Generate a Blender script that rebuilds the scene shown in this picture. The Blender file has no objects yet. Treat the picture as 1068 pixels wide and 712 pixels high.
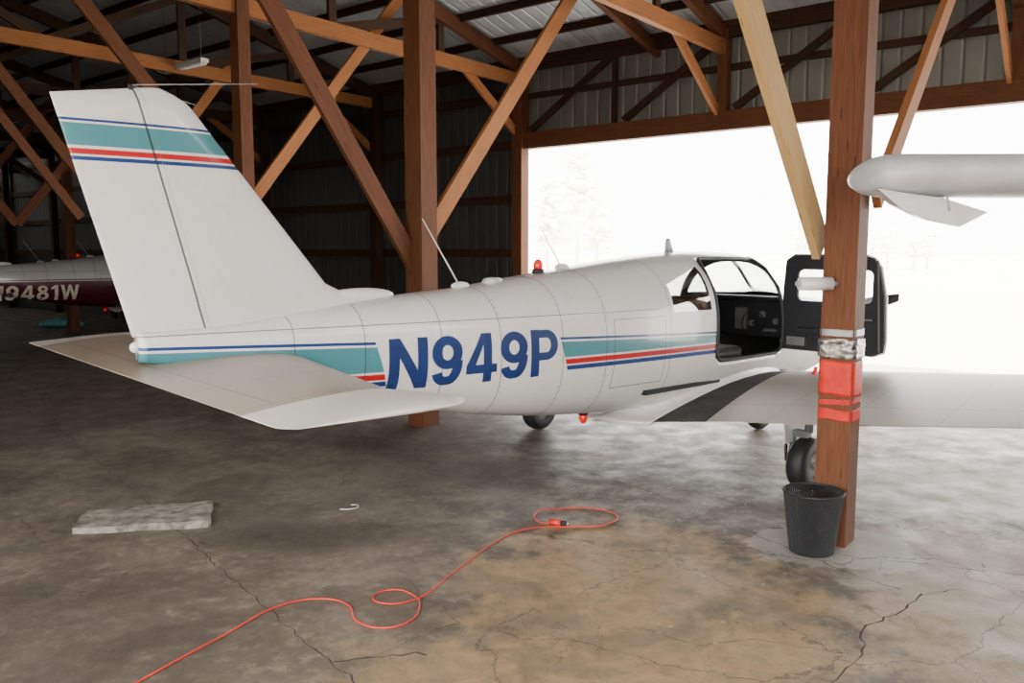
import bpy, bmesh, math, random
from mathutils import Vector, Matrix
random.seed(7)
SC=bpy.context.scene.collection

# ------------------------------------------------------------------ node helpers
class G:
    def __init__(s,name):
        s.m=bpy.data.materials.new(name); s.m.use_nodes=True
        s.t=s.m.node_tree; s.b=s.t.nodes['Principled BSDF']; s.out=s.t.nodes['Material Output']
    def n(s,ty,**k):
        x=s.t.nodes.new(ty)
        for a,b in k.items(): setattr(x,a,b)
        return x
    def put(s,sock,v):
        if isinstance(v,bpy.types.NodeSocket): s.t.links.new(v,sock)
        else: sock.default_value=v
    def f(s,op,a,b=0.0,c=None):
        x=s.n('ShaderNodeMath',operation=op); s.put(x.inputs[0],a); s.put(x.inputs[1],b)
        if c is not None: s.put(x.inputs[2],c)
        return x.outputs[0]
    def add(s,a,b): return s.f('ADD',a,b)
    def sub(s,a,b): return s.f('SUBTRACT',a,b)
    def mul(s,a,b): return s.f('MULTIPLY',a,b)
    def gt(s,a,b): return s.f('GREATER_THAN',a,b)
    def lt(s,a,b): return s.f('LESS_THAN',a,b)
    def mx(s,a,b): return s.f('MAXIMUM',a,b)
    def band(s,x,lo,hi): return s.mul(s.gt(x,lo),s.lt(x,hi))
    def line(s,x,c,w): return s.lt(s.f('ABSOLUTE',s.sub(x,c)),w)
    def mix(s,fac,a,b):
        x=s.n('ShaderNodeMix',data_type='RGBA'); s.put(x.inputs[0],fac); s.put(x.inputs[6],a); s.put(x.inputs[7],b); return x.outputs[2]
    def coord(s,kind='Object'):
        return s.n('ShaderNodeTexCoord').outputs[kind]
    def xyz(s,v):
        x=s.n('ShaderNodeSeparateXYZ'); s.put(x.inputs[0],v); return x.outputs
    def mapping(s,v,scale=(1,1,1),loc=(0,0,0),rot=(0,0,0)):
        x=s.n('ShaderNodeMapping'); s.put(x.inputs[0],v); x.inputs['Scale'].default_value=scale; x.inputs['Location'].default_value=loc; x.inputs['Rotation'].default_value=rot; return x.outputs[0]
    def noise(s,v,scale,detail=4,rough=.55,dist=0,out=0):
        x=s.n('ShaderNodeTexNoise'); s.put(x.inputs['Vector'],v); x.inputs['Scale'].default_value=scale
        x.inputs['Detail'].default_value=detail; x.inputs['Roughness'].default_value=rough; x.inputs['Distortion'].default_value=dist
        return x.outputs[out]
    def ramp(s,fac,stops):
        x=s.n('ShaderNodeValToRGB'); s.put(x.inputs[0],fac); e=x.color_ramp.elements
        while len(e)<len(stops): e.new(.5)
        for i,(p,c) in enumerate(stops):
            e[i].position=p; e[i].color=c if len(c)==4 else (*c,1)
        return x.outputs[0]
    def bump(s,h,strength=.3,dist=.01):
        x=s.n('ShaderNodeBump'); s.put(x.inputs['Height'],h); x.inputs['Strength'].default_value=strength; x.inputs['Distance'].default_value=dist
        s.t.links.new(x.outputs[0],s.b.inputs['Normal'])
    def set(s,**k):
        for a,v in k.items():
            nm={'col':'Base Color','rough':'Roughness','metal':'Metallic','coat':'Coat Weight','alpha':'Alpha','trans':'Transmission Weight','emc':'Emission Color','ems':'Emission Strength','spec':'Specular IOR Level'}[a]
            s.put(s.b.inputs[nm],v)
        return s
def c4(r,g,b): return (r,g,b,1)
def simple(name,col,rough=.5,metal=0,var=.12,scale=8,bump=0,bscale=60,**k):
    g=G(name); o=g.coord(); n=g.noise(o,scale,3)
    dark=tuple(c*(1-var*1.6) for c in col); lite=tuple(min(1,c*(1+var)) for c in col)
    g.set(col=g.ramp(n,[(.3,dark),(.7,lite)]),rough=rough,metal=metal,**k)
    if bump: g.bump(g.noise(o,bscale,3),bump,.005)
    return g.m
def wood(name,a,b,rough=.75):
    g=G(name); uv=g.coord('UV')
    v=g.mapping(uv,scale=(1.2,22,1)); n=g.noise(v,3,5,.6,.6)
    n2=g.noise(uv,1.3,3)
    col=g.mix(g.mul(n2,.6),g.ramp(n,[(.3,a),(.7,b)]),c4(*[x*.45 for x in a]))
    vo=g.n('ShaderNodeTexVoronoi'); g.put(vo.inputs['Vector'],g.mapping(uv,scale=(1.5,9,1))); vo.inputs['Scale'].default_value=1.6
    col=g.mix(g.mul(g.lt(vo.outputs[0],.09),.6),col,c4(*[x*.25 for x in a]))
    g.set(col=col,rough=rough,spec=.2); g.bump(n,.25,.004); return g.m

# ------------------------------------------------------------------ mesh helpers
def obj(name,bm,mats,parent=None,smooth=False,loc=None):
    me=bpy.data.meshes.new(name); bm.to_mesh(me); bm.free()
    for m in mats: me.materials.append(m)
    if smooth:
        for p in me.polygons: p.use_smooth=True
    o=bpy.data.objects.new(name,me); SC.objects.link(o)
    if parent: o.parent=parent
    if loc: o.location=loc
    return o
def empty(name,loc=(0,0,0),rz=0):
    o=bpy.data.objects.new(name,None); SC.objects.link(o); o.location=loc; o.rotation_euler=(0,0,rz); o.empty_display_size=.2; return o
def beam(bm,p0,p1,w,h,mi=0,side=None):
    p0=Vector(p0);p1=Vector(p1);L=(p1-p0).length;x=(p1-p0).normalized()
    ref=Vector(side) if side is not None else Vector((0,0,1))
    if abs(x.dot(ref))>.97: ref=Vector((.621,.784,0))
    y=x.cross(ref).normalized(); z=x.cross(y).normalized()
    uv=bm.loops.layers.uv.verify(); off=random.random()*9
    vs=[bm.verts.new(p0+x*(L*a)+y*(w/2*b)+z*(h/2*c)) for a in(0,1) for b in(-1,1) for c in(-1,1)]
    q=lambda a,b,c:vs[a*4+b*2+c]
    F=[((0,0,0),(1,0,0),(1,1,0),(0,1,0)),((0,0,1),(0,1,1),(1,1,1),(1,0,1)),((0,0,0),(0,0,1),(1,0,1),(1,0,0)),((0,1,0),(1,1,0),(1,1,1),(0,1,1)),((0,0,0),(0,1,0),(0,1,1),(0,0,1)),((1,0,0),(1,0,1),(1,1,1),(1,1,0))]
    for k,f in enumerate(F):
        face=bm.faces.new([q(*i) for i in f]); face.material_index=mi
        for lp,i in zip(face.loops,f):
            vv=(i[1]*w+i[2]*h)+k*.37
            lp[uv].uv=(i[0]*L+off,vv+off) if k<4 else (i[1]*w+off,i[2]*h+off)
def box(bm,cx,cy,cz,sx,sy,sz,mi=0,bev=0):
    r=bmesh.ops.create_cube(bm,size=1,matrix=Matrix.Translation((cx,cy,cz))@Matrix.Diagonal((sx,sy,sz,1)))
    for f in {f for v in r['verts'] for f in v.link_faces}: f.material_index=mi
    if bev: bmesh.ops.bevel(bm,geom=list({e for v in r['verts'] for e in v.link_edges}),offset=bev,segments=3,affect='EDGES',profile=.5)
def cyl(bm,p0,p1,r0,r1=None,seg=20,mi=0,caps=True):
    p0=Vector(p0);p1=Vector(p1);r1=r0 if r1 is None else r1
    x=(p1-p0).normalized(); ref=Vector((0,0,1)) if abs(x.z)<.9 else Vector((1,0,0))
    y=x.cross(ref).normalized();z=x.cross(y)
    A=[];B=[]
    for i in range(seg):
        a=2*math.pi*i/seg;dv=y*math.cos(a)+z*math.sin(a)
        A.append(bm.verts.new(p0+dv*r0));B.append(bm.verts.new(p1+dv*r1))
    for i in range(seg):
        f=bm.faces.new((A[i],A[(i+1)%seg],B[(i+1)%seg],B[i]));f.material_index=mi;f.smooth=True
    if caps:
        for L in (A[::-1],B):
            f=bm.faces.new(L);f.material_index=mi
def ell(bm,c,r,mi=0,seg=20):
    q=bmesh.ops.create_uvsphere(bm,u_segments=seg,v_segments=seg//2+2,radius=1,matrix=Matrix.Translation(c)@Matrix.Diagonal((*r,1)))
    for f in {f for v in q['verts'] for f in v.link_faces}: f.material_index=mi;f.smooth=True
def curve(name,pts,r,mat,parent=None,cyclic=False,smooth=True):
    cu=bpy.data.curves.new(name,'CURVE');cu.dimensions='3D';cu.bevel_depth=r;cu.bevel_resolution=3;cu.resolution_u=8
    sp=cu.splines.new('BEZIER' if smooth else 'POLY')
    P=sp.bezier_points if smooth else sp.points
    P.add(len(pts)-1)
    for a,b in zip(P,pts):
        if smooth: a.co=b;a.handle_left_type=a.handle_right_type='AUTO'
        else: a.co=(*b,1)
    sp.use_cyclic_u=cyclic
    cu.materials.append(mat);o=bpy.data.objects.new(name,cu);SC.objects.link(o)
    if parent:o.parent=parent
    return o
def plate(name,outer,holes,th,mat,parent,to3d,bev=0):
    cu=bpy.data.curves.new(name,'CURVE');cu.dimensions='2D';cu.fill_mode='BOTH';cu.extrude=th/2;cu.bevel_depth=bev
    for loop in [outer]+holes:
        sp=cu.splines.new('POLY');sp.points.add(len(loop)-1)
        for a,b in zip(sp.points,loop):a.co=(b[0],b[1],0,1)
        sp.use_cyclic_u=True
    cu.materials.append(mat);o=bpy.data.objects.new(name,cu);SC.objects.link(o)
    o.matrix_local=to3d
    if parent:o.parent=parent
    return o
def rrect(x0,y0,x1,y1,r,n=6):
    out=[]
    for cx,cy,a0 in((x1-r,y1-r,0),(x0+r,y1-r,90),(x0+r,y0+r,180),(x1-r,y0+r,270)):
        for i in range(n+1):
            a=math.radians(a0+90*i/n);out.append((cx+r*math.cos(a),cy+r*math.sin(a)))
    return out

# ------------------------------------------------------------------ materials
W_POST=wood('timber_brown',(.085,.030,.013),(.165,.060,.025))
W_LIT=wood('timber_lit',(.26,.095,.032),(.38,.155,.055))  # lit tone of the frame timber, daylight put into the colour
W_YEL=wood('timber_new_pine',(.40,.235,.09),(.52,.33,.14))
W_DARK=wood('timber_dark',(.032,.015,.008),(.062,.028,.013))  # darkest timber; on the left bays it carries painted shade
WHITE=(.56,.54,.52);NAVY=c4(.008,.028,.13);TEAL=c4(.045,.165,.19);RED=c4(.36,.003,.008)
black=simple('black_rubber',(.008,.008,.009),.6)
dark=simple('dark_vinyl',(.012,.012,.014),.6,bump=.2,spec=.3)
navy=simple('navy_paint',(.006,.022,.10),.35)
chrome=simple('polished_steel',(.6,.6,.62),.25,1)
redglow=G('red_beacon_lens').set(col=c4(.6,.008,.004),rough=.2,emc=c4(1,.03,.01),ems=.3).m
whitep=simple('white_paint',WHITE,.3,var=.04,coat=.3)
greyp=simple('grey_trim',(.26,.26,.27),.5)

def paint_base(g,col,rough=.28):
    o=g.coord();n=g.noise(o,1.7,4);n2=g.noise(o,9,4,.6)
    c=g.mix(g.mul(n,.26),col,c4(.36,.31,.26))
    return g.mix(g.mul(g.ramp(n2,[(.55,(0,0,0)),(.75,(1,1,1))]),.18),c,c4(.3,.26,.22))
def fus_masks(g):
    o=g.coord();x,y,z=g.xyz(o)[:]
    winR=g.mul(g.band(x,4.07,4.56),g.band(z,1.35,g.sub(1.72,g.mul(g.sub(4.6,x),.28))))
    winF=g.mul(g.mul(g.band(x,4.72,5.62),g.band(z,1.35,1.70)),g.gt(y,0))
    ws=g.mul(g.band(x,5.70,6.22),g.gt(z,1.42))
    ws=g.mul(ws,g.gt(g.f('ABSOLUTE',y),.012))
    return x,y,z,g.mx(g.mx(winR,winF),ws)
def glassify(g,mask,tint=(.85,.88,.88,1),refl=.10):
    tr=g.n('ShaderNodeBsdfTransparent');tr.inputs[0].default_value=tint
    gl=g.n('ShaderNodeBsdfGlossy');gl.inputs['Roughness'].default_value=.03
    lw=g.n('ShaderNodeLayerWeight');lw.inputs[0].default_value=.5
    fac=g.add(refl,g.mul(g.f('POWER',lw.outputs['Facing'],4.0),.5))
    m1=g.n('ShaderNodeMixShader');g.t.links.new(fac,m1.inputs[0]);g.t.links.new(tr.outputs[0],m1.inputs[1]);g.t.links.new(gl.outputs[0],m1.inputs[2])
    if mask is None:
        g.t.links.new(m1.outputs[0],g.out.inputs[0]);return
    m2=g.n('ShaderNodeMixShader');g.t.links.new(mask,m2.inputs[0]);g.t.links.new(g.b.outputs[0],m2.inputs[1]);g.t.links.new(m1.outputs[0],m2.inputs[2])
    g.t.links.new(m2.outputs[0],g.out.inputs[0])
gg=G('window_glass');glassify(gg,None);glass=gg.m

def fuselage_mat(maroon=False):
    g=G('fuselage_paint'+('_maroon' if maroon else ''))
    x,y,z,win=fus_masks(g)
    col=paint_base(g,c4(*WHITE))
    if maroon:
        col=g.mix(g.lt(z,1.17),col,c4(.08,.004,.02))
        col=g.mix(g.band(z,1.19,1.215),col,c4(.08,.004,.02))
    else:
        T=g.sub(1.335,g.mul(x,.037));B=g.sub(1.10,g.mul(x,.006))
        xs=g.add(x,g.mul(g.sub(z,1.1),.30))
        free=g.mul(g.sub(1,g.band(xs,1.50,2.89)),g.lt(x,7.0))
        free2=g.mul(free,g.gt(g.add(x,g.mul(g.sub(z,1.05),1.2)),1.2))
        col=g.mix(g.mul(free,g.band(z,g.sub(T,.018),T)),col,NAVY)
        col=g.mix(g.mul(free,g.band(z,B,g.sub(T,.032))),col,TEAL)
        col=g.mix(g.mul(free2,g.band(z,g.sub(B,.052),g.sub(B,.014))),col,RED)
        col=g.mix(g.mul(free2,g.band(z,g.sub(B,.095),g.sub(B,.062))),col,NAVY)
    seams=None
    for k in(.95,1.38,1.9,2.35,2.88,3.30,4.02,6.25):
        l=g.line(x,k,.0032);seams=l if seams is None else g.mx(seams,l)
    o1=g.mul(g.band(x,3.38,3.96),g.band(z,.80,1.33));i1=g.mul(g.band(x,3.387,3.953),g.band(z,.807,1.323))
    seams=g.mx(seams,g.sub(o1,i1))
    seams=g.mx(seams,g.mul(g.line(z,1.385,.003),g.lt(x,3.9)))
    col=g.mix(g.mul(seams,.75),col,c4(.04,.035,.03))
    riv=None
    for k in(1.40,2.37,3.32,4.04,2.86):
        l=g.mul(g.line(x,k,.004),g.lt(g.f('FRACT',g.mul(z,22)),.25));riv=l if riv is None else g.mx(riv,l)
    col=g.mix(g.mul(riv,.45),col,c4(.08,.065,.055))
    g.set(col=col,rough=.25,coat=.35)
    glassify(g,win,(.75,.78,.78,1),.25)
    return g.m
def interior_mat():
    g=G('cabin_lining');x,y,z,win=fus_masks(g);g.set(col=c4(.05,.047,.042),rough=.8);glassify(g,win,(1,1,1,1),.0);return g.m
def fin_mat(maroon=False):
    g=G('fin_paint');x,y,z=g.xyz(g.coord())[:]
    col=paint_base(g,c4(*WHITE))
    if maroon: col=g.mix(g.band(z,1.9,2.3),col,c4(.08,.004,.02))
    else:
        for lo,hi,c in((2.484,2.497,NAVY),(2.365,2.474,TEAL),(2.322,2.350,RED),(2.292,2.312,NAVY)):
            col=g.mix(g.band(z,lo,hi),col,c)
    hinge=g.sub(.5,g.mul(g.sub(z,1.367),.2533))
    s=g.line(x,hinge,.006)
    s=g.mx(s,g.mul(g.line(z,1.40,.004),g.gt(x,.5)))
    col=g.mix(g.mul(s,.85),col,c4(.02,.02,.02))
    col=g.mix(g.mul(g.line(x,g.add(hinge,.03),.004),.25),col,c4(.15,.15,.15))
    g.set(col=col,rough=.27,coat=.3);return g.m
def stab_mat():
    g=G('stabilator_paint');o=g.coord();x,y,z=g.xyz(o)[:]
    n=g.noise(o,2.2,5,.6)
    col=g.mix(g.mul(n,.7),c4(.30,.24,.18),c4(.14,.105,.07))  # dusty brown with the reflected timber roof mixed into the colour
    ay=g.f('ABSOLUTE',y)
    s=g.mul(g.line(x,.17,.005),g.lt(ay,1.5))
    for k in(.45,.95,1.5):s=g.mx(s,g.line(ay,k,.0032))
    s=g.mx(s,g.line(ay,1.56,.004))
    col=g.mix(g.gt(ay,1.56),col,c4(.50,.47,.42))
    col=g.mix(g.mul(s,.7),col,c4(.05,.04,.03));g.set(col=col,rough=.36,coat=.12,spec=.4);return g.m
def wing_mat(maroon=False):
    g=G('wing_paint');o=g.coord();x,y,z=g.xyz(o)[:]
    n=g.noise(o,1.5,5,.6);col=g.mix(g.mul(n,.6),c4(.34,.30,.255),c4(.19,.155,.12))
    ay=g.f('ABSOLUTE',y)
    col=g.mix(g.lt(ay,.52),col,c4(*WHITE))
    wk=g.mul(g.gt(ay,.475),g.lt(ay,g.sub(1.00,g.mul(g.sub(x,3.85),.16))))
    wk=g.mul(wk,g.lt(x,5.80))
    grit=g.noise(o,120,2);gr2=g.noise(o,6,4)
    s=g.line(x,g.add(4.25,g.mul(ay,.03)),.004)
    for k in(1.45,2.0,2.6,3.1,3.9,4.7):s=g.mx(s,g.line(ay,k,.0028))
    col=g.mix(g.mul(s,.6),col,c4(.05,.04,.035))
    if not maroon: col=g.mix(wk,col,g.mix(g.mul(gr2,grit),c4(.018,.018,.019),c4(.12,.115,.11)))
    else: col=g.mix(g.band(ay,4.2,5.2),col,c4(.08,.004,.02))
    g.set(col=col,rough=g.add(.42,g.mul(wk,.4)),spec=g.sub(.38,g.mul(wk,.22)));return g.m

# ------------------------------------------------------------------ airplane
ST=[(.13,1.25,1.405,.05),(.5,1.155,1.415,.105),(.9,1.045,1.455,.17),(1.3,.94,1.505,.24),(1.8,.805,1.55,.33),(2.32,.69,1.585,.405),(2.7,.625,1.63,.455),(3.1,.575,1.675,.495),(3.5,.54,1.72,.53),(3.95,.51,1.77,.555),(4.4,.49,1.81,.57),(4.9,.48,1.835,.58),(5.4,.48,1.83,.58),(5.6,.485,1.805,.578),(5.8,.49,1.70,.572),(6.1,.50,1.465,.56),(6.35,.52,1.41,.54),(6.8,.58,1.37,.49),(7.1,.68,1.34,.42),(7.28,.80,1.29,.32),(7.34,.90,1.22,.20)]
def sec(s):
    xs=[a[0] for a in ST];s=max(xs[0],min(xs[-1],s));i=0
    while i<len(xs)-2 and s>xs[i+1]:i+=1
    h=xs[i+1]-xs[i];t=(s-xs[i])/h;res=[]
    for k in(1,2,3):
        y0,y1=ST[i][k],ST[i+1][k];d=(y1-y0)/h
        def tan(j):
            if j<=0 or j>=len(ST)-1:return None
            a=(ST[j][k]-ST[j-1][k])/(ST[j][0]-ST[j-1][0]);b=(ST[j+1][k]-ST[j][k])/(ST[j+1][0]-ST[j][0])
            return 0 if a*b<=0 else 2*a*b/(a+b)
        m0=tan(i);m1=tan(i+1);m0=d if m0 is None else m0;m1=d if m1 is None else m1
        res.append((2*t**3-3*t*t+1)*y0+(t**3-2*t*t+t)*h*m0+(-2*t**3+3*t*t)*y1+(t**3-t*t)*h*m1)
    return res
EX=2.45
def halfw(s,z):
    zb,zt,hw=sec(s);zc=(zb+zt)/2;h=(zt-zb)/2;n=min(1,abs((z-zc)/h));return hw*(1-n**EX)**(1/EX)
def afy(t):return 5*(.2969*math.sqrt(t)-.126*t-.3516*t*t+.2843*t**3-.1036*t**4)
def airfoil(n=14):
    up=[];lo=[]
    for i in range(n+1):
        t=(1-math.cos(math.pi*i/n))/2
        y=afy(t)
        up.append((t,y));lo.append((t,-y*.75))
    return up[::-1]+lo[1:-1]
AF=airfoil()
def loft(bm,rings,mi=0,cap=True):
    V=[[bm.verts.new(p) for p in r] for r in rings];n=len(rings[0])
    for a,b in zip(V,V[1:]):
        for i in range(n):
            f=bm.faces.new((a[i],a[(i+1)%n],b[(i+1)%n],b[i]));f.material_index=mi;f.smooth=True
    if cap:
        bm.faces.new(V[0][::-1]).material_index=mi;bm.faces.new(V[-1]).material_index=mi
    return V
gear_grey=simple('gear_grey',(.10,.10,.10),.5)
def wheel(name,x,y,r,w,parent,top,nose=False):
    bm=bmesh.new();seg=32
    prof=[(.45*r,.5*w),(.62*r,.52*w),(.85*r,.5*w),(.97*r,.3*w),(r,0),(.97*r,-.3*w),(.85*r,-.5*w),(.62*r,-.52*w),(.45*r,-.5*w)]
    rings=[[(x+a*math.cos(2*math.pi*i/seg),y+b,r+a*math.sin(2*math.pi*i/seg)) for a,b in prof] for i in range(seg)]
    V=[[bm.verts.new(p) for p in q] for q in rings]
    for i in range(seg):
        for j in range(len(prof)-1):
            f=bm.faces.new((V[i][j],V[(i+1)%seg][j],V[(i+1)%seg][j+1],V[i][j+1]));f.smooth=True
    cyl(bm,(x,y-.4*w,r),(x,y+.4*w,r),.46*r,mi=1)
    cyl(bm,(x,y-.52*w,r),(x,y+.52*w,r),.12*r,mi=2)
    if nose:
        for sgn in(-1,1):beam(bm,(x,y+sgn*(w*.65),r),(x+.02,y+sgn*w*.65,2.15*r),.02,.05,2)
        box(bm,x+.02,y,2.2*r,.08,w*1.5,.05,2)
    else:
        sgn=-1 if y<0 else 1
        beam(bm,(x,y-sgn*w*.8,r*.9),(x,y-sgn*w*.8,r*2.1),.03,.06,2)
        box(bm,x,y-sgn*w*.4,2.1*r,.07,w*1.0,.05,2)
        cyl(bm,(x-.09,y-sgn*w*.8,r*1.1),(x-.12,y-sgn*w*.8,r*2.6),.012,mi=3)
    cyl(bm,(x+.02,y,2.15*r),(x+.02,y,top),.032,mi=2);cyl(bm,(x+.02,y,2.2*r),(x+.02,y,2.2*r+.13),.022,mi=3)
    return obj(name,bm,[black,gear_grey if not nose else greyp,gear_grey,chrome],parent)
def arc(cx,cy,rx,ry,a0,a1,n=20):
    return [(cx+rx*math.cos(math.radians(a0+(a1-a0)*i/n)),cy+ry*math.sin(math.radians(a0+(a1-a0)*i/n))) for i in range(n+1)]
WD=.215
GL={'N':(.80,[('q',[(0,0),(WD,0),(WD,1),(0,1)]),('q',[(.80-WD,0),(.80,0),(.80,1),(.80-WD,1)]),('q',[(0,1),(.23,1),(.80,0),(.57,0)])]),
'9':(.68,[('r',arc(.34,.665,.232,.240,0,360,28),WD),('r',arc(.34,.50,.232,.405,0,-75,14)+[(.27,.10)]+arc(.31,.30,.20,.205,250,190,6),WD)]),
'4':(.72,[('q',[(.40,0),(.60,0),(.60,1),(.40,1)]),('q',[(0,.19),(.72,.19),(.72,.37),(0,.37)]),('q',[(0,.36),(.21,.36),(.50,1),(.36,1)])]),
'P':(.72,[('q',[(0,0),(WD,0),(WD,1),(0,1)]),('r',[(.1,.905),(.36,.905)]+arc(.41,.665,.205,.24,90,-90,14)+[(.1,.425)],.20)]),
'8':(.66,[('r',arc(.33,.745,.19,.165,0,360,24),.18),('r',arc(.33,.29,.235,.20,0,360,24),.19)]),
'1':(.42,[('q',[(.20,0),(.40,0),(.40,1),(.20,1)]),('q',[(0,.70),(.25,.80),(.25,1),(0,.84)])]),
'W':(1.05,[('q',[(0,1),(.19,1),(.36,0),(.19,0)]),('q',[(.19,0),(.36,0),(.60,1),(.45,1)]),('q',[(.45,1),(.60,1),(.86,0),(.69,0)]),('q',[(.69,0),(.86,0),(1.05,1),(.86,1)])])}
def registration(txt,s0,s1,z0,z1,mat,parent,gap=.13):
    tot=sum(GL[c][0] for c in txt)+gap*(len(txt)-1);kx=(s1-s0)/tot;kz=z1-z0;bm=bmesh.new();x=0;lay=0
    for c in txt:
        w,parts=GL[c]
        for p in parts:
            lay+=1;polys=[]
            if p[0]=='q':
                a,b,c2,d=p[1];n=14
                for i in range(n):
                    t0,t1=i/n,(i+1)/n
                    L=lambda u,v,t:(u[0]*(1-t)+v[0]*t,u[1]*(1-t)+v[1]*t)
                    for (m0,m1) in((0,.5),(.5,1)):
                        e0=L(a,d,t0);e1=L(b,c2,t0);e2=L(b,c2,t1);e3=L(a,d,t1)
                        polys.append([L(e0,e1,m0),L(e0,e1,m1),L(e3,e2,m1),L(e3,e2,m0)])
            else:
                pts=p[1];wd=p[2]/2;closed=math.hypot(pts[0][0]-pts[-1][0],pts[0][1]-pts[-1][1])<1e-4
                side=[]
                for i,q in enumerate(pts):
                    if closed:
                        a=pts[i-1] if i>0 else pts[-2];b=pts[i+1] if i<len(pts)-1 else pts[1]
                    else:
                        a=pts[max(0,i-1)];b=pts[min(len(pts)-1,i+1)]
                    dx,dy=b[0]-a[0],b[1]-a[1];l=math.hypot(dx,dy) or 1
                    nx,ny=-dy/l,dx/l;side.append(((q[0]+nx*wd,q[1]+ny*wd*.85),(q[0]-nx*wd,q[1]-ny*wd*.85)))
                for a,b in zip(side,side[1:]):polys.append([a[0],a[1],b[1],b[0]])
            for po in polys:
                vs=[]
                for (px,pz) in po:
                    S=s0+(x+px)*kx;Z=z0+pz*kz
                    vs.append(bm.verts.new((S,-halfw(S,Z)-.003-.0004*(lay%3),Z)))
                try:bm.faces.new(vs)
                except ValueError:pass
        x+=w+gap
    bmesh.ops.remove_doubles(bm,verts=bm.verts,dist=1e-5)
    for f in bm.faces:
        f.normal_update()
        if f.normal.y>0:f.normal_flip()
    return obj('registration_'+txt.lower(),bm,[mat],parent)
WT=[(.30,3.83,.445,2.10),(.55,3.85,.47,2.10),(1.2,3.90,.565,1.98),(2.15,3.96,.675,1.80),(3.11,4.05,.80,1.58),(4.2,4.13,.93,1.35),(5.2,4.22,1.05,1.12),(5.42,4.30,1.08,.92),(5.5,4.42,1.09,.66)]
def wtop(s,a):
    """top surface height of the wing near the root at station s, span a"""
    i=0 if a<.55 else 1
    A,B=WT[i],WT[i+1];q=(a-A[0])/(B[0]-A[0]);te=A[1]+(B[1]-A[1])*q;z=A[2]+(B[2]-A[2])*q;c=A[3]+(B[3]-A[3])*q
    t=min(1,max(0,(te+c-s)/c));return z+(1-t)*.05*c+.155*c*afy(t)+.02
def airplane(name,loc,rz,maroon=False,door_open=True):
    E=empty(name,loc,rz)
    fm=fuselage_mat(maroon)
    bm=bmesh.new();NR=96;ss=[.13];
    while ss[-1]<7.33:ss.append(ss[-1]+.04)
    ss=[s for s in ss if all(abs(s-k)>.015 for k in(4.63,5.69))]+[4.63,5.69,7.34];ss=sorted(set(ss))
    rings=[]
    for s in ss:
        zb,zt,hw=sec(s);zc=(zb+zt)/2;h=(zt-zb)/2;ring=[]
        for i in range(NR):
            a=2*math.pi*i/NR;ca,sa=math.cos(a),math.sin(a)
            ring.append((s,hw*math.copysign(abs(ca)**(2/EX),ca),zc+h*math.copysign(abs(sa)**(2/EX),sa)))
        rings.append(ring)
    loft(bm,rings)
    if door_open:
        kill=[]
        for f in bm.faces:
            c=f.calc_center_median()
            if 4.63<c.x<5.69 and c.y<-.1 and .90<c.z<1.775:
                dx=min(c.x-4.63,5.69-c.x);dz=min(c.z-.90,1.775-c.z)
                if dx<.09 and dz<.09 and (dx-.09)**2+(dz-.09)**2>.0081:continue
                kill.append(f)
        bmesh.ops.delete(bm,geom=kill,context='FACES')
    bmesh.ops.recalc_face_normals(bm,faces=bm.faces)
    fo=obj('fuselage',bm,[fm,interior_mat()],E,True)
    m=fo.modifiers.new('skin','SOLIDIFY');m.thickness=.022;m.offset=-1;m.material_offset=1;m.material_offset_rim=1
    if door_open:
        pts=[(a,-halfw(a,b)-.002,b) for (a,b) in rrect(4.635,.905,5.685,1.77,.10,8)]
        P2=[]
        for a,b in zip(pts,pts[1:]+pts[:1]):
            for t in(0,.25,.5,.75):
                x=a[0]*(1-t)+b[0]*t;z=a[2]*(1-t)+b[2]*t;P2.append((x,-halfw(x,z)-.002,z))
        curve('door_seal',P2,.016,black,E,True,False)
    bm=bmesh.new();R=[]
    zs=[1.385,1.42,1.46,1.50,1.53,1.56,1.594,1.64,1.8,2.0,2.2,2.4,2.55,2.61,2.635,2.66,2.68,2.69]
    for z in zs:
        te=.1+(z-1.41)*(-.32/1.2)
        if z>2.61:te=-.22+(z-2.61)/.08*.47
        le=1.295-(z-1.594)*.8156
        if z<1.64:le+= (1.64-z)**2*28
        if z>2.61:le-= ((z-2.61)/.08)**2*.09
        le=min(le,1.78)
        c=le-te;th=.055*(1 if z<2.6 else max(.25,1-(z-2.6)*8))*(1-(z-1.4)*.25)
        R.append([(le-t*c,yy*th*2.0,z) for t,yy in [(p[0],p[1] if p[1]>0 else p[1]/.75) for p in AF]])
    loft(bm,R);bmesh.ops.recalc_face_normals(bm,faces=bm.faces);obj('fin_and_rudder',bm,[fin_mat(maroon)],E,True)
    bm=bmesh.new();R=[]
    def sle(a):
        if a<1.53:return 1.03-.20*a
        if a<1.84:return .724+(a-1.53)/.31*.15
        return .874-((a-1.84)/.09)**2*.10
    ys=[.12,.4,.8,1.2,1.53,1.57,1.64,1.72,1.80,1.86,1.90,1.92,1.93];ys=[-q for q in ys[::-1]]+ys
    for y in ys:
        a=abs(y);le=sle(a);te=0 if a<1.84 else ((a-1.84)/.09)**2*.06
        c=le-te;tf=.052*(1-.25*a/1.9)
        if a>1.72:tf*=math.sqrt(max(.02,1-((a-1.72)/.212)**2))
        R.append([(le-t*c,y,1.21+yy*tf*2 if yy>0 else 1.21+yy/.75*tf*1.6) for t,yy in AF])
    loft(bm,R);bmesh.ops.recalc_face_normals(bm,faces=bm.faces);obj('stabilator',bm,[stab_mat()],E,True)
    wm=wing_mat(maroon)
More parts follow.
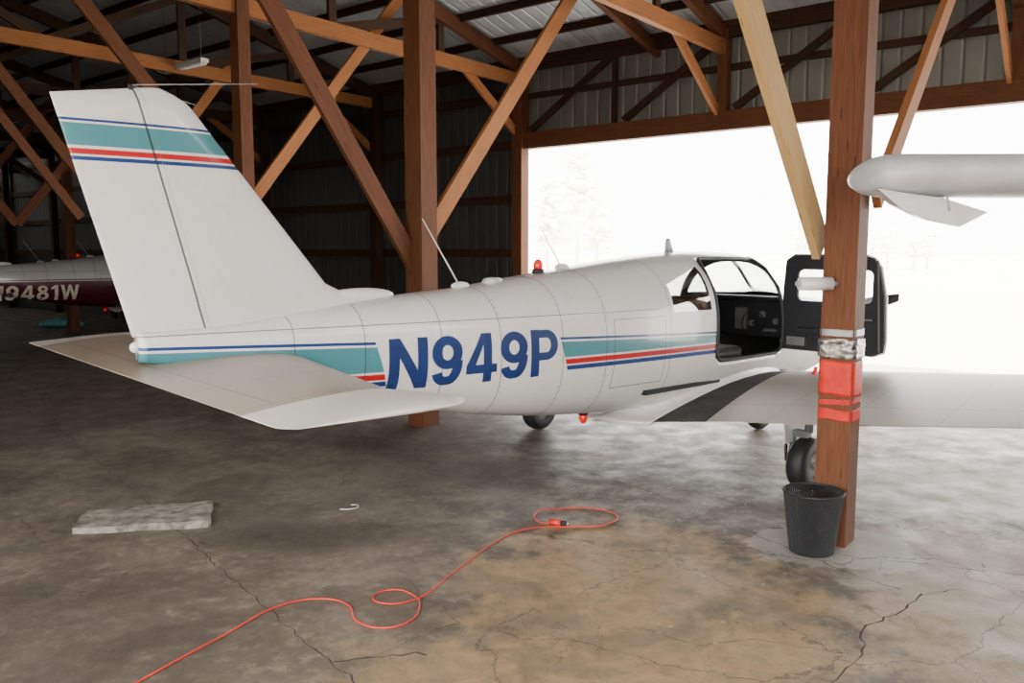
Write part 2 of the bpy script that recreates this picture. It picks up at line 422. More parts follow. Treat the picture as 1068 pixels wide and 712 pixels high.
    for sg,nm in((-1,'right_wing'),(1,'left_wing')):
        bm=bmesh.new();R=[]
        for a,te,z,c in WT:
            th=.155*c*(1 if a<5.3 else (.6 if a<5.45 else .15))
            R.append([(te+c-t*c,sg*a,z+(1-t)*.05*c+yy*th+.02) for t,yy in AF])
        loft(bm,R);bmesh.ops.recalc_face_normals(bm,faces=bm.faces);obj(nm,bm,[wm],E,True)
        bm=bmesh.new();rr=[]
        for i in range(41):
            s=3.80+i*(2.14/40);k=max(0,math.sin(math.pi*i/40))**.7
            h0=halfw(s,wtop(s,.46));w3=max(h0+.03,.495);w4=w3+.022
            z0=wtop(s,h0)
            rr.append([(s,sg*(halfw(s,z0+.08*k+.01)-.015),z0+.08*k+.01),(s,sg*(halfw(s,z0+.04*k)+.010),z0+.045*k+.004),(s,sg*w3,wtop(s,w3)+.012*k+.002),(s,sg*w4,wtop(s,w4)+.001),(s,sg*w4,wtop(s,w4)-.02),(s,sg*(h0-.10),z0-.03)])
        loft(bm,rr);bmesh.ops.recalc_face_normals(bm,faces=bm.faces);obj('wing_fillet',bm,[whitep],E,True)
    if maroon:registration('N9481W',1.25,2.95,.76,1.09,simple('cream_paint',(.65,.58,.42),.4),E)
    else:registration('N949P',1.53,2.83,.965,1.295,navy,E,.085)
    wheel('right_main_gear',4.54,-1.47,.21,.15,E,.58);wheel('left_main_gear',4.54,1.50,.21,.15,E,.58)
    wheel('nose_gear',6.25,-.02,.19,.13,E,.60,True)
    bm=bmesh.new();box(bm,4.54,-1.36,.50,.30,.012,.26,0);obj('gear_door',bm,[whitep],E)
    bm=bmesh.new();R=[]
    for i in range(8):
        t=i/7;rr=.15*math.sqrt(max(.001,1-t*t));R.append([(7.33+.27*t,rr*math.cos(a*math.pi/12),1.12+rr*math.sin(a*math.pi/12)) for a in range(24)])
    loft(bm,R,0)
    for sg in(-1,1):
        R=[]
        for k in range(9):
            d=.10+.82*k/8;ch=.055+.07*math.sin(math.pi*min(1,.15+k/9.5));tw=math.radians(55-38*k/8)
            y=sg*d*math.cos(.26);z=1.12-sg*d*math.sin(.26)
            R.append([(7.42+math.cos(a)*.012+math.sin(a)*ch*math.sin(tw)*.5,y,z+math.sin(a)*ch*math.cos(tw)*.8) for a in [j*math.pi/5 for j in range(10)]])
        loft(bm,R,1)
    bmesh.ops.recalc_face_normals(bm,faces=bm.faces);obj('propeller',bm,[whitep,black],E,True)
    bm=bmesh.new()
    for sg in(-1,1):ell(bm,(7.27,sg*.20,1.12),(.06,.08,.06),0)
    obj('cowl_intakes',bm,[black],E,True)
    bm=bmesh.new();zt=lambda s:sec(s)[1]
    cyl(bm,(3.08,0,zt(3.08)-.01),(3.08,0,zt(3.08)+.03),.05,.045,mi=1);ell(bm,(3.08,0,zt(3.08)+.055),(.038,.038,.05),2)
    cyl(bm,(2.62,0,zt(2.62)-.02),(2.62,0,zt(2.62)+.01),.09,.07,mi=0);ell(bm,(2.62,0,zt(2.62)+.01),(.07,.07,.02),0)
    for s,ln in((2.32,.47),(3.34,.36)):
        ell(bm,(s,0,zt(s)+.01),(.08,.022,.03),0)
        cyl(bm,(s,0,zt(s)),(s-.32 if s<3 else s-.27,0,zt(s)+ln),.006,.0025,8,mi=0)
    R=[]
    for k,(dx,cz,ch) in enumerate([(0,0,.14),(-.01,.05,.11),(-.02,.10,.08),(-.02,.13,.05)]):
        R.append([(4.70+dx+ch*(.5-t),yy*.02,zt(4.7)-.01+cz) for t,yy in AF])
    loft(bm,R,3)
    ell(bm,(1.50,0,zt(1.5)+.03),(.26,.05,.05),0)
    cyl(bm,(3.6,0,sec(3.6)[0]+.02),(3.6,0,sec(3.6)[0]-.03),.04,mi=1);ell(bm,(3.6,0,sec(3.6)[0]-.055),(.036,.036,.05),2)
    cyl(bm,(.16,0,2.665),(.16,0,2.695),.012,mi=1)
    for sg in(-1,1):cyl(bm,(.16,0,2.692),(.66,sg*.42,2.70),.0022,.0015,8,mi=3)
    ell(bm,(.12,0,1.33),(.03,.022,.03),0)
    obj('antennas_and_beacons',bm,[whitep,black,redglow,greyp],E)
    bm=bmesh.new()
    box(bm,4.95,0,.72,2.3,.98,.04,0)
    for y in(-.26,.26):
        box(bm,4.95,y,.92,.50,.42,.14,1,.04)
        r=bmesh.ops.create_cube(bm,size=1,matrix=Matrix.Translation((4.68,y,1.20))@Matrix.Rotation(-.16,4,'Y')@Matrix.Diagonal((.11,.42,.50,1)))
        for f in {f for v in r['verts'] for f in v.link_faces}:f.material_index=1
        bmesh.ops.bevel(bm,geom=list({e for v in r['verts'] for e in v.link_edges}),offset=.04,segments=3,affect='EDGES')
    box(bm,4.0,0,.92,.45,.9,.14,1,.04);box(bm,3.78,0,1.18,.12,.9,.5,1,.04)
    box(bm,5.98,0,1.18,.10,.98,.36,0,.02);box(bm,5.93,0,1.38,.22,.94,.04,0,.015)
    for y,z,r_ in((-.36,1.16,.03),(-.22,1.22,.035),(-.10,1.13,.03)):cyl(bm,(5.925,y,z),(5.912,y,z),r_,mi=2)
    box(bm,5.92,.02,1.17,.02,.14,.22,2,.004);box(bm,5.92,-.30,1.07,.02,.16,.03,2,.004)
    for y in(-.25,.25):
        cyl(bm,(5.93,y,1.15),(5.70,y,1.15),.014,mi=0)
        bmesh.ops.create_cone(bm,segments=20,radius1=.12,radius2=.12,depth=.02,cap_ends=False,matrix=Matrix.Translation((5.70,y,1.15))@Matrix.Rotation(math.pi/2,4,'Y'))
    obj('cabin_interior',bm,[dark,simple('seat_vinyl',(.03,.027,.027),.6),simple('gauge_face',(.10,.10,.10),.3)],E)
    if door_open:
        M=Matrix.Translation((5.70,-.56,0))@Matrix(((0,0,1,0),(-1,0,0,0),(0,1,0,0),(0,0,0,1)))
        outer=[(0,.93),(.86,.93),(.95,.97),(.965,1.08),(.95,1.45),(.90,1.70),(.84,1.78),(.75,1.81),(.10,1.81),(.02,1.76),(0,1.5)]
        D=empty('open_door');D.parent=E
        plate('outer_skin',outer,[rrect(.12,1.36,.87,1.70,.05)],.012,whitep,D,Matrix.Translation((.022,0,0))@M,.003)
        inn=[(a*.975+.012,1.37+(b-1.37)*.975) for a,b in outer]
        plate('inner_trim',inn,[rrect(.145,1.385,.845,1.675,.05)],.03,dark,D,M,.004)
        plate('window_pane',rrect(.10,1.34,.89,1.71,.05),[],.004,glass,D,Matrix.Translation((.018,0,0))@M)
        bm=bmesh.new();box(bm,5.665,-.95,1.12,.05,.45,.06,0,.015);box(bm,5.672,-1.38,1.25,.03,.10,.03,1,.008);box(bm,5.672,-.72,1.02,.03,.2,.1,1,.01)
        for z in (1.0,1.3):cyl(bm,(5.69,-.565,z-.03),(5.69,-.565,z+.03),.015,mi=1)
        beam(bm,(5.675,-1.44,1.76),(5.675,-1.48,.98),.01,.02,1)
        obj('armrest_and_handle',bm,[dark,gear_grey],D)
    return E
RZ=math.atan2(.669,.743)
airplane('airplane',(-2.09,4.28,0),RZ)
airplane('airplane.001',(-12.2,16.9,0),RZ,True,False)

# ------------------------------------------------------------------ hangar
O=Vector((2.0,4.92,0));U=Vector((-.784,.621,0));V=Vector((.621,.784,0))
def H(u,v,z):return O+U*u+V*v+Vector((0,0,z))
def roofz(v):return 4.92+.24*(5.9-abs(v))
def post(u,v,w,z1,name='timber_post',mat=W_POST):
    bm=bmesh.new();beam(bm,H(u,v,0),H(u,v,z1),w,w,0,side=V);return obj(name,bm,[mat])
post(.08,.19,.20,6.15)
post(4.62,1.10,.23,5.95);post(7.05,.65,.16,6.0);post(18.2,3.5,.2,5.3)
for u in(-3.52,7.05):post(u,5.9,.2,4.85)
for u in(10.57,14.1,17.6,21.1,24.6,28):post(u,5.9,.18,4.85,mat=W_DARK)  # left wall posts take the dark timber as painted shade
WM=[W_POST,W_LIT,W_YEL,W_DARK]
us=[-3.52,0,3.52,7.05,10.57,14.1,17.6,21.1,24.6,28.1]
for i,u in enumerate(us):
    bm=bmesh.new();dk=3 if u>8 else 0;og=0 if u>15 else 1  # left bays get darker timber: shade put into the material choice
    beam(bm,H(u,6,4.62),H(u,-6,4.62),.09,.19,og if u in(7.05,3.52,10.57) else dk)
    for sg in(-1,1):beam(bm,H(u,sg*6.1,roofz(6.1)-.12),H(u,0,roofz(0)-.12),.09,.20,dk)
    for v in(-4,-2,2,4):
        beam(bm,H(u,v,4.6),H(u,v,roofz(v)-.15),.05,.12,3)
    beam(bm,H(u,2,4.65),H(u,4,roofz(4)-.2),.05,.12,3);beam(bm,H(u,0,4.65),H(u,2,roofz(2)-.2),.05,.12,3)
    beam(bm,H(u,-2,4.65),H(u,-4,roofz(4)-.2),.05,.12,3);beam(bm,H(u,0,4.65),H(u,-2,roofz(2)-.2),.05,.12,3)
    beam(bm,H(u+.06,6.05,3.66),H(u+.06,4.5,4.66),.05,.14,1 if u<10 else og)
    if u==0:
        beam(bm,H(.24,.20,1.86),H(.24,-2.95,4.95),.05,.20,2)
        beam(bm,H(-.06,.27,2.15),H(-.06,2.95,4.62),.05,.14,1)
    if u==3.52:
        beam(bm,H(4.62,6.1,roofz(6.1)-.12),H(4.62,0,roofz(0)-.12),.09,.18,0)
        beam(bm,H(4.62,-6.1,roofz(6.1)-.12),H(4.62,0,roofz(0)-.12),.09,.18,0)
        beam(bm,H(4.66,1.1,1.60),H(4.66,-2.05,5.8),.05,.19,0)
        beam(bm,H(4.60,1.1,1.92),H(4.60,4.1,5.37),.05,.19,1)
    if u==7.05:
        beam(bm,H(u+.1,.65,2.25),H(u+.1,3.3,5.35),.05,.15,1)
        beam(bm,H(u+.1,.65,2.4),H(u+.1,-1.7,5.0),.05,.15,0)
    if u in(10.57,14.1,17.6):
        beam(bm,H(u+.1,.9,2.3),H(u+.1,-1.4,5.3),.05,.15,0)
        beam(bm,H(u+.1,.9,2.3),H(u+.1,3.2,5.2),.05,.15,1 if u<14 else 0)
        beam(bm,H(u-.1,.3,2.3),H(u-.1,-1.4,4.6),.05,.12,0)
    obj('roof_truss',bm,WM)
bm=bmesh.new()
for v in[-5.9,-5.2,-4.4,-3.6,-2.8,-2.0,-1.2,-.4,.4,1.2,2.0,2.8,3.6,4.4,5.2,5.9]:
    beam(bm,H(-6,v,roofz(v)-.01),H(30,v,roofz(v)-.01),.05,.11,0,side=(0,0,1))
obj('roof_purlins',bm,[W_DARK])
def sheet(name,col,rough=.45):
    g=G(name);o=g.coord('UV');x,y,z=g.xyz(o)[:]
    w=g.f('FRACT',g.mul(x,1/.23));rib=g.f('SMOOTH_MIN',g.f('ABSOLUTE',g.sub(w,.5)),.12,.05)
    n=g.noise(o,1.5,4)
    g.set(col=g.mix(n,c4(*col),c4(*[c*.6 for c in col])),rough=rough,metal=.25);g.bump(rib,.9,.12);return g.m
def quad(bm,ps,uvs,mi=0):
    uv=bm.loops.layers.uv.verify();f=bm.faces.new([bm.verts.new(p) for p in ps]);f.material_index=mi
    for l,t in zip(f.loops,uvs):l[uv].uv=t
M_ROOF=sheet('roof_sheet_metal',(.50,.53,.56));M_WALL=sheet('wall_sheet_metal',(.19,.185,.16));M_WALL_SHADE=sheet('wall_sheet_metal_shaded',(.055,.055,.052),.6)  # last sheet is the same siding with interior shade in its colour
bm=bmesh.new()
for sg in(-1,1):
    quad(bm,[H(-6.2,sg*6.5,roofz(6.5)+.06),H(30.2,sg*6.5,roofz(6.5)+.06),H(30.2,0,roofz(0)+.06),H(-6.2,0,roofz(0)+.06)],[(0,0),(36,0),(36,6.5),(0,6.5)])
o=obj('ceiling',bm,[M_ROOF]);m=o.modifiers.new('t','SOLIDIFY');m.thickness=.02
def wallq(name,pts,uvs,mt=None):
    bm=bmesh.new();quad(bm,pts,uvs);o=obj(name,bm,[mt or M_WALL]);m=o.modifiers.new('t','SOLIDIFY');m.thickness=.02;m.offset=0
v=6.08
wallq('wall_door_header',[H(-6.2,v,3.52),H(7.1,v,3.52),H(7.1,v,4.92),H(-6.2,v,4.92)],[(0,3.7),(13.3,3.7),(13.3,4.9),(0,4.9)])
wallq('wall_door_side',[H(7.1,v,0),H(30,v,0),H(30,v,4.92),H(7.1,v,4.92)],[(0,0),(22.9,0),(22.9,4.9),(0,4.9)],M_WALL_SHADE)
wallq('wall_far_end',[H(30.1,-6.1,0),H(30.1,6.1,0),H(30.1,6.1,5),H(30.1,-6.1,5)],[(0,0),(12.2,0),(12.2,5),(0,5)],M_WALL_SHADE)
wallq('wall_near_end_light_block',[H(-6.2,-6.1,0),H(-6.2,6.1,0),H(-6.2,6.1,5),H(-6.2,-6.1,5)],[(0,0),(12.2,0),(12.2,5),(0,5)])  # unseen end wall, added closed to cut the light coming in
wallq('wall_back_light_block',[H(3.6,-6.1,0),H(30,-6.1,0),H(30,-6.1,4.9),H(3.6,-6.1,4.9)],[(0,0),(25.5,0),(25.5,5),(0,5)],M_WALL_SHADE)  # unseen wall, added to keep the left interior dark
wallq('wall_back_header',[H(-6.2,-6.1,3.5),H(3.6,-6.1,3.5),H(3.6,-6.1,4.9),H(-6.2,-6.1,4.9)],[(0,0),(10.7,0),(10.7,1.3),(0,1.3)])
bm=bmesh.new()
for z in(.9,1.8,2.7,3.6,4.4):beam(bm,H(7.1,6.0,z),H(30,6.0,z),.05,.14,3)
beam(bm,H(-6,5.93,3.63),H(7.15,5.93,3.63),.16,.26,0,side=(0,0,1))
beam(bm,H(-6,5.95,4.85),H(30,5.95,4.85),.1,.2,3,side=(0,0,1))
beam(bm,H(-6,6.0,4.36),H(7.1,6.0,4.36),.04,.09,3)
for k,u in enumerate([-5.3,-3.52,-1.76,0,1.76,3.52,5.28]):
    beam(bm,H(u,5.95,3.75),H(u,5.95,4.9),.14 if k%2 else .06,.14 if k%2 else .09,0 if k%2 else 3)
    beam(bm,H(u+.05,5.96,4.78),H(u+1.6,5.96,3.80),.05,.10,3)
obj('door_header_frame',bm,WM)
L=empty('ceiling_light_fixture',H(10.4,1.9,4.62),math.atan2(.621,-.784))
bm=bmesh.new();box(bm,0,0,0,1.2,.14,.06,0,.01);cyl(bm,(-.57,-.03,-.045),(.57,-.03,-.045),.016,mi=1);cyl(bm,(-.57,.03,-.045),(.57,.03,-.045),.016,mi=1)
for x in(-.5,.5):cyl(bm,(x,0,.02),(x,0,.9),.004,mi=2)
obj('fixture_body',bm,[whitep,simple('tube_glass',(.85,.85,.8),.2),gear_grey],L)

# ------------------------------------------------------------------ floor
g=G('hangar_concrete');o=g.coord();x,y,z=g.xyz(o)[:]
n1=g.noise(o,.45,6,.6,.4);n2=g.noise(o,3.2,8,.68);n3=g.noise(o,45,3,.6);n4=g.noise(g.mapping(o,loc=(7,3,0)),.9,5,.6,.3)
n5=g.noise(g.mapping(o,loc=(3,8,0)),11,6,.7);n6=g.noise(g.mapping(o,loc=(5,1,0)),1.1,8,.68,.9);n7=g.noise(g.mapping(o,loc=(2,6,0)),.9,8,.7,.7)
base=g.ramp(n1,[(.30,(.080,.066,.051)),(.5,(.14,.114,.087)),(.70,(.22,.18,.138))])
base=g.mix(g.mul(g.ramp(n2,[(.40,(0,0,0)),(.60,(1,1,1))]),.5),base,c4(.068,.053,.039))
base=g.mix(g.mul(g.ramp(n5,[(.5,(0,0,0)),(.66,(1,1,1))]),.5),base,c4(.30,.245,.18))
base=g.mix(g.mul(g.ramp(n6,[(.49,(0,0,0)),(.56,(1,1,1))]),.5),base,c4(.055,.043,.032))
def blob(cx,cy,rx,ry,amp=.9,e0=.60,e1=1.15,nz=1.6):
    dx=g.mul(g.sub(x,cx),1/rx);dy=g.mul(g.sub(y,cy),1/ry)
    dd=g.f('SQRT',g.add(g.mul(dx,dx),g.mul(dy,dy)));dd=g.add(dd,g.mul(g.sub(n2,.5),nz));dd=g.add(dd,g.mul(g.sub(n4,.5),nz))
    mr=g.n('ShaderNodeMapRange',interpolation_type='SMOOTHSTEP');g.put(mr.inputs[0],dd);mr.inputs[1].default_value=e0;mr.inputs[2].default_value=e1;mr.inputs[3].default_value=amp;mr.inputs[4].default_value=0;return mr.outputs[0]
tan=g.mx(blob(.75,4.1,1.05,1.6,.88,nz=2.2),blob(2.3,3.4,.9,1.0,.7,nz=2.2));tan=g.mx(tan,blob(-.1,3.3,.9,.6,.65,nz=2.2))
tc=g.mix(n2,c4(.42,.265,.115),c4(.20,.135,.07));tc=g.mix(g.mul(g.ramp(n5,[(.45,(0,0,0)),(.6,(1,1,1))]),.45),tc,c4(.12,.085,.05))
tc=g.mix(g.mul(g.ramp(n7,[(.50,(0,0,0)),(.57,(1,1,1))]),.55),tc,c4(.10,.075,.05))
base=g.mix(tan,base,tc)
base=g.mix(blob(2.9,4.6,1.3,1.2,.55),base,c4(.30,.24,.175))
base=g.mix(blob(3.4,6.2,1.5,1.2,.5),base,c4(.30,.25,.19))
base=g.mix(blob(-2.3,3.6,1.0,.9,.5),base,c4(.040,.031,.023))
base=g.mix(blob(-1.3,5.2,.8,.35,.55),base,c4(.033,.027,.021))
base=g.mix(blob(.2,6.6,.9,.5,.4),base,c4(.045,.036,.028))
base=g.mix(blob(1.98,5.0,.50,.42,.75,.9,1.0,1.2),base,c4(.28,.255,.225))
base=g.mix(g.mul(n3,.28),base,c4(.06,.048,.037))
vd=g.n('ShaderNodeTexVoronoi');g.put(vd.inputs['Vector'],o);vd.inputs['Scale'].default_value=7
drops=g.mul(g.lt(vd.outputs[0],.09),g.mul(g.gt(x,.6),g.gt(n4,.5)))
base=g.mix(g.mul(drops,.4),base,c4(.38,.34,.29))
wv=g.n('ShaderNodeVectorMath',operation='ADD');g.put(wv.inputs[0],o);wn=g.noise(o,2.5,5,.6,out=1)
sc=g.n('ShaderNodeVectorMath',operation='SCALE');g.put(sc.inputs[0],wn);sc.inputs['Scale'].default_value=.30;g.put(wv.inputs[1],sc.outputs[0])
def cracks(scale,w,thr):
    vo=g.n('ShaderNodeTexVoronoi',feature='DISTANCE_TO_EDGE');g.put(vo.inputs['Vector'],wv.outputs[0]);vo.inputs['Scale'].default_value=scale
    return g.mul(g.lt(vo.outputs[0],w),g.gt(g.noise(g.mapping(o,loc=(scale,2,0)),.8,3),thr))
cr=g.mx(g.mul(cracks(.75,.003,.46),.7),g.mul(cracks(2.6,.005,.50),.5))
base=g.mix(g.mul(cr,.8),base,c4(.025,.02,.015))
outside=g.gt(g.add(g.mul(g.sub(x,2.0),.621),g.mul(g.sub(y,4.92),.784)),6.2)
base=g.mix(outside,base,c4(.74,.72,.68))
g.set(col=base,rough=g.ramp(g.add(g.mul(n2,.6),g.mul(n1,.4)),[(.35,(.38,.38,.38)),(.65,(.85,.85,.85))]),spec=.34)
g.bump(g.add(g.add(g.mul(n2,.5),g.mul(n3,.15)),g.mul(cr,-.5)),.55,.02)
M_FLOOR=g.m
bm=bmesh.new();box(bm,0,8,-.1,90,60,.2,0);obj('floor',bm,[M_FLOOR])
gm=simple('dry_grass_field',(.76,.75,.69),.9,var=.06,scale=.2)
bm=bmesh.new();box(bm,0,150,-.35,900,500,.3,0);obj('ground_outside',bm,[gm])
ck=simple('crack_fill',(.03,.024,.018),.9)
def crack(pts,w=.012):
    P=[]
    for a,b in zip(pts,pts[1:]):
        n=max(2,int(math.hypot(b[0]-a[0],b[1]-a[1])/.05))
        for i in range(n):
            t=i/n;P.append((a[0]*(1-t)+b[0]*t+random.uniform(-.016,.016),a[1]*(1-t)+b[1]*t+random.uniform(-.016,.016)))
    bm=bmesh.new();prev=None
    for i in range(len(P)-1):
        a=Vector((*P[i],0));b=Vector((*P[i+1],0));d=(b-a).normalized();nn=Vector((-d.y,d.x,0))*w*random.uniform(.12,.5)
        cur=(bm.verts.new(a+nn+Vector((0,0,.0015))),bm.verts.new(a-nn+Vector((0,0,.0015))))
        if prev:bm.faces.new((prev[0],prev[1],cur[1],cur[0]))
        prev=cur
    obj('floor_crack',bm,[ck])
crack([(-.3,8.1),(.22,7.31),(1.19,6.0),(1.60,5.2),(1.95,4.55),(2.2,4.28)],.009)
crack([(2.2,4.28),(1.98,4.05),(1.72,3.87),(1.6,3.6),(1.38,3.36),(1.2,3.0)],.014)
crack([(1.8,4.95),(2.3,4.75),(2.92,4.54),(3.6,4.3)],.008)
crack([(2.2,4.28),(2.45,4.35),(2.7,4.1)],.008)
crack([(-6.7,11.4),(-4.6,8.3),(-2.75,6.0),(-1.51,4.4),(-.81,3.54),(-.3,2.9)],.009)
crack([(-.81,3.54),(-.45,3.62),(-.3,3.55)],.016)
crack([(2.7,6.3),(3.4,5.4),(3.3,4.9)],.007)
crack([(1.6,3.6),(1.15,3.75),(.9,3.7),(.5,3.95)],.006)
# ------------------------------------------------------------------ floor items
red=simple('orange_cord_rubber',(.52,.018,.008),.5)
cordp=[(-1.75,3.0),(-1.6,3.36),(-1.39,3.78),(-1.18,4.15),(-1.01,4.21),(-.87,4.15),(-.76,3.93),(-.63,3.87),(-.52,3.93),(-.48,4.1),(-.54,4.27),(-.65,4.33),(-.74,4.25),(-.67,4.13),(-.54,4.18),(-.35,4.54),(-.09,5.09),(.07,5.3),(.23,5.36),(.42,5.36),(.65,5.42),(.73,5.6),(.59,5.75),(.35,5.75),(.19,5.67),(.17,5.48),(.27,5.42)]
X=empty('extension_cord');curve('cable',[(a,b,.006+(.010 if i in(13,24) else 0)) for i,(a,b) in enumerate(cordp)],.0046,red,X)
bm=bmesh.new();cyl(bm,(.26,5.42,.02),(.33,5.39,.02),.02,.024);cyl(bm,(.33,5.39,.02),(.36,5.38,.02),.02,mi=1)
for k in(-.008,.008):cyl(bm,(.36,5.38+k,.02),(.38,5.375+k,.02),.003,mi=2)
obj('plug',bm,[red,black,chrome],X)
curve('metal_hook',[(-1.23,5.74,.006),(-1.16,5.74,.006),(-1.11,5.79,.006),(-1.13,5.84,.006),(-1.17,5.84,.006)],.0035,whitep)
bm=bmesh.new();N=24;A=Vector((-2.87,5.22,0));B=Vector((-2.03,5.36,0));C_=Vector((-2.17,5.80,0));D_=Vector((-2.98,5.62,0))
gr=[[None]*(N+1) for _ in range(N+1)]
for i in range(N+1):
    for j in range(N+1):
        s,t=i/N,j/N;p=A*(1-s)*(1-t)+B*s*(1-t)+C_*s*t+D_*(1-s)*t
        p+=Vector((.012*math.sin(9*t),.010*math.sin(11*s+2),0));e=min(s,1-s,t,1-t)*8
        gr[i][j]=bm.verts.new(p+Vector((0,0,.040+.006*min(1,e)**.5+.004*random.random()+.012*s*s)))
for i in range(N):
    for j in range(N):bm.faces.new((gr[i][j],gr[i+1][j],gr[i+1][j+1],gr[i][j+1]))
bed=bmesh.ops.extrude_edge_only(bm,edges=[e for e in bm.edges if e.is_boundary])
for v_ in [q for q in bed['geom'] if isinstance(q,bmesh.types.BMVert)]:v_.co.z=.001
obj('concrete_slab_scrap',bm,[simple('rough_grey_slab',(.20,.18,.15),.95,var=.35,scale=14,bump=.6,bscale=90,spec=.2)])
bm=bmesh.new()
for (dx,dy,r) in((0,0,.22),(.35,.1,.17),(-.3,.15,.15)):ell(bm,(-11.0+dx,19.9+dy,r*.45),(r*1.3,r,r*.5))
for v_ in bm.verts:v_.co+=Vector((random.uniform(-.03,.03),random.uniform(-.03,.03),random.uniform(-.01,.02)))
obj('teal_tarp_bundle',bm,[simple('teal_tarp',(.10,.30,.32),.6)])
# ------------------------------------------------------------------ post accessories
pc=H(.08,.19,0)
def wrap(name,z0,z1,ext,mat,wob=.004,tilt=0.0):
    bm=bmesh.new();R=[];n=14
    for k in range(n+1):
        z=z0+(z1-z0)*k/n;ring=[]
        for i in range(32):
            a=2*math.pi*(i+.5)/32;ca,sa=math.cos(a),math.sin(a);m_=max(abs(ca),abs(sa));h=.10+ext
            q=(ca/m_*h*.995,sa/m_*h*.995);w=random.uniform(0,wob)
            p=pc+U*(q[0]*(1+w*8))+V*(q[1]*(1+w*8));ring.append((p.x,p.y,z+random.uniform(-wob,wob)+tilt*ca))
        R.append(ring)
    loft(bm,R);bmesh.ops.recalc_face_normals(bm,faces=bm.faces);return obj(name,bm,[mat])
redtape=simple('red_tape',(.50,.012,.006),.55,var=.2,spec=.25)
wrap('red_tape_band',.80,.865,.005,redtape,.002,.006);wrap('red_tape_band',.895,.925,.005,redtape,.002,-.008);wrap('red_tape_band',.955,1.165,.006,redtape,.003,.004)
wrap('foil_wrap',1.185,1.30,.012,simple('clear_plastic_foil',(.22,.20,.17),.3,.6,var=.7,scale=25),.008)
wrap('duct_tape_band',1.32,1.36,.006,simple('duct_tape',(.25,.25,.25),.45,.3,var=.2),.002)
def flap(name,base,dirs,w,L_,mat):
    bm=bmesh.new();prev=None;wd=Vector((.3,-.95,0)).normalized()*w*.5
    for k in range(8):
        t=k/7;p=base+dirs[0]*(L_*t*.45)+Vector((0,0,-L_*t*t*.8))+dirs[1]*(.01*math.sin(7*t))
        cur=(bm.verts.new(p+wd),bm.verts.new(p-wd))
        if prev:bm.faces.new((prev[0],prev[1],cur[1],cur[0]))
        prev=cur
    o=obj(name,bm,[mat],None,True);m=o.modifiers.new('t','SOLIDIFY');m.thickness=.001
lc=pc+(U-V)*.108
flap('loose_tape_end',lc+Vector((0,0,1.12)),(Vector((-1,0,0)),Vector((0,1,0))),.035,.06,redtape)
T=empty('paper_towel_roll');bm=bmesh.new();a=pc-Vector((.10,.06,-1.64));b=a+Vector((-.20,.0,0))
cyl(bm,a,b,.042);cyl(bm,a+Vector((.05,0,0)),b-Vector((.02,0,0)),.015,mi=1);obj('roll',bm,[whitep,greyp],T)
Bn=empty('wire_mesh_waste_bin',(1.845,4.925,0));bm=bmesh.new();NB=72
zl=[.004+i*.375/30 for i in range(31)];rg=lambda z:.122+.045*z/.38
Vt=[[bm.verts.new((rg(z)*math.cos(2*math.pi*i/NB)*1.05,rg(z)*math.sin(2*math.pi*i/NB),z)) for i in range(NB)] for z in zl]
for a_,b_ in zip(Vt,Vt[1:]):
    for i in range(NB):bm.faces.new((a_[i],a_[(i+1)%NB],b_[(i+1)%NB],b_[i]))
o=obj('mesh_wall',bm,[black],Bn);m=o.modifiers.new('w','WIREFRAME');m.thickness=.0078;m.use_replace=True
bm=bmesh.new();cyl(bm,(0,0,.002),(0,0,.012),.12);obj('bin_base',bm,[black],Bn)
curve('rim',[(.176*math.cos(t*math.pi/10),.168*math.sin(t*math.pi/10),.38) for t in range(20)],.008,black,Bn,True)
bm=bmesh.new()
for k in range(12):
    q=bmesh.ops.create_icosphere(bm,subdivisions=2,radius=random.uniform(.05,.07),matrix=Matrix.Translation((random.uniform(-.06,.06),random.uniform(-.06,.06),.07+k*.020)))
    mi=random.choice([0,0,2,1,0])
    for v_ in q['verts']:v_.co+=Vector([random.uniform(-.012,.012) for _ in range(3)])
    for f in {f for v_ in q['verts'] for f in v_.link_faces}:f.material_index=mi
obj('crumpled_trash',bm,[simple('trash_dark',(.03,.03,.03),.6),simple('trash_red',(.25,.04,.02),.6),simple('trash_paper',(.3,.28,.26),.7)],Bn)

# ------------------------------------------------------------------ neighbouring high-wing tip
K=empty('high_wing_airplane_wing')
bm=bmesh.new();R=[]
for xx,sc_ in[(1.775,.15),(1.78,.45),(1.795,.70),(1.825,.87),(1.87,.96),(1.93,1),(2.3,1),(3,1.02),(5.5,1.1),(6.5,1.12)]:
    ring=[]
    for i in range(28):
        a=2*math.pi*i/28;yy=-math.cos(a)
        ring.append((xx,4.28+.27*sc_**.7*yy,2.215+.122*sc_*math.sin(a)*(1-.25*(yy+1)/2)))
    R.append(ring)
loft(bm,R);obj('wing_panel',bm,[simple('grey_white_paint',(.42,.42,.43),.35,var=.08)],K,True)
bm=bmesh.new();P=[(1.78,4.08,2.14),(2.0,4.10,2.11),(2.12,4.12,2.10),(2.36,4.14,2.03),(2.20,4.10,1.955),(2.02,4.06,1.985),(1.88,4.05,2.05)]
top=[bm.verts.new(p) for p in P];bt=[bm.verts.new((p[0]+.01,p[1]+.14,p[2]+.02)) for p in P]
bm.faces.new(top);bm.faces.new(bt[::-1])
for i in range(len(P)):bm.faces.new((top[i],bt[i],bt[(i+1)%len(P)],top[(i+1)%len(P)]))
bmesh.ops.recalc_face_normals(bm,faces=bm.faces);obj('drooped_tip_fairing',bm,[whitep],K)
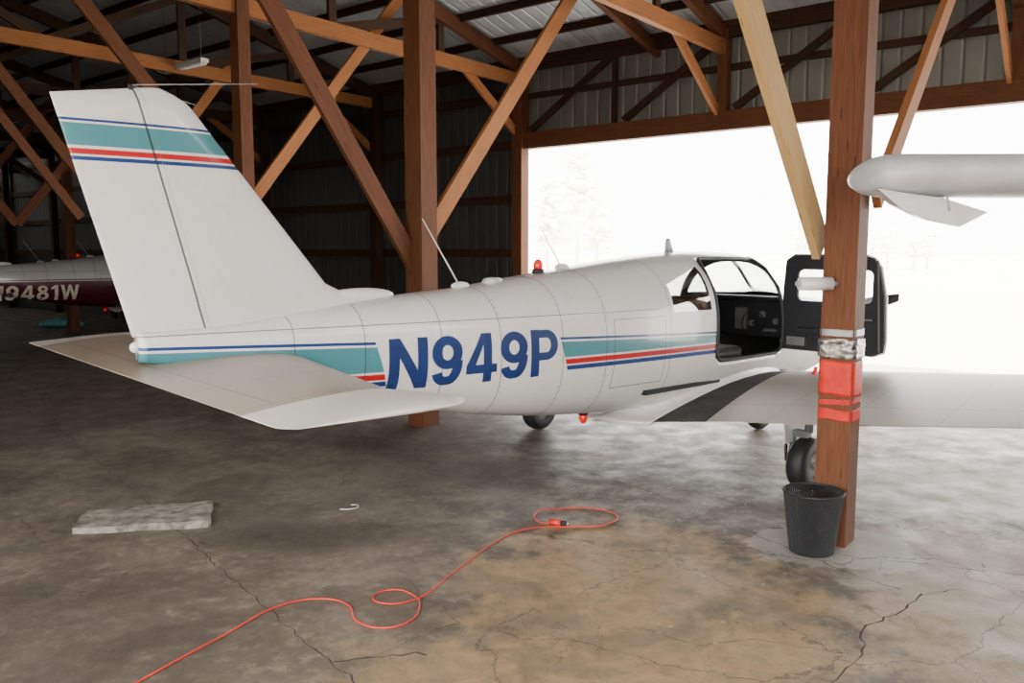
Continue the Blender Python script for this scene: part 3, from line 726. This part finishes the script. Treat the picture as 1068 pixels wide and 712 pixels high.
bm=bmesh.new();cyl(bm,(2.10,4.04,2.10),(2.11,4.03,2.03),.006,mi=0);cyl(bm,(5.4,4.28,0),(5.4,4.28,2.15),.035,mi=0);obj('support_strut',bm,[greyp],K)

# ------------------------------------------------------------------ trees
leaf=simple('washed_out_foliage',(.84,.85,.72),.9,var=.05,scale=.8);washed_out_bark=simple('washed_out_bark',(.8,.77,.7),.9)  # outdoor glare and haze put into the leaf and trunk colours
def tree(x,y,h,pine=True):
    bm=bmesh.new();cyl(bm,(0,0,-.2),(random.uniform(-.3,.3),0,h*.95),.18,.05,8,1)
    for k in range(60 if pine else 40):
        t=random.uniform(.3,1);r=(1.15-t)*h*.28 if pine else h*.26
        a=random.uniform(0,6.28);q=bmesh.ops.create_icosphere(bm,subdivisions=1,radius=random.uniform(.25,.6)*(h/9),matrix=Matrix.Translation((r*math.cos(a)*random.random()**.5,r*math.sin(a)*random.random()**.5,h*t))@Matrix.Diagonal((1.3,1.3,.6,1)))
        for v_ in q['verts']:v_.co+=Vector([random.uniform(-.15,.15) for _ in range(3)])
    obj('tree',bm,[leaf,washed_out_bark],loc=(x,y,0))
tree(5.5,70,10.5);tree(3.2,75,8);tree(8,78,7)
for i in range(10):tree(30+i*1.7+random.uniform(-1,1),90+random.uniform(-8,8),random.uniform(2.8,4.2),False)

# ------------------------------------------------------------------ light
w=bpy.data.worlds.new('sky');bpy.context.scene.world=w;w.use_nodes=True
bg=w.node_tree.nodes['Background'];bg.inputs[0].default_value=(1,.985,.965,1);bg.inputs[1].default_value=13
sl=bpy.data.lights.new('sun','SUN');sl.energy=30;sl.angle=.01;sl.color=(1,.95,.86);so=bpy.data.objects.new('sun',sl);SC.objects.link(so)
so.rotation_euler=Vector((-.10,.75,-1.0)).to_track_quat('-Z','Y').to_euler()
# ------------------------------------------------------------------ camera
cam=bpy.data.cameras.new('camera');co=bpy.data.objects.new('camera',cam);SC.objects.link(co)
cam.sensor_width=36;cam.lens=862/1068*36;co.location=(0,0,1.84);co.rotation_euler=(math.radians(90-6.26),0,0);cam.clip_end=2000
bpy.context.scene.camera=co
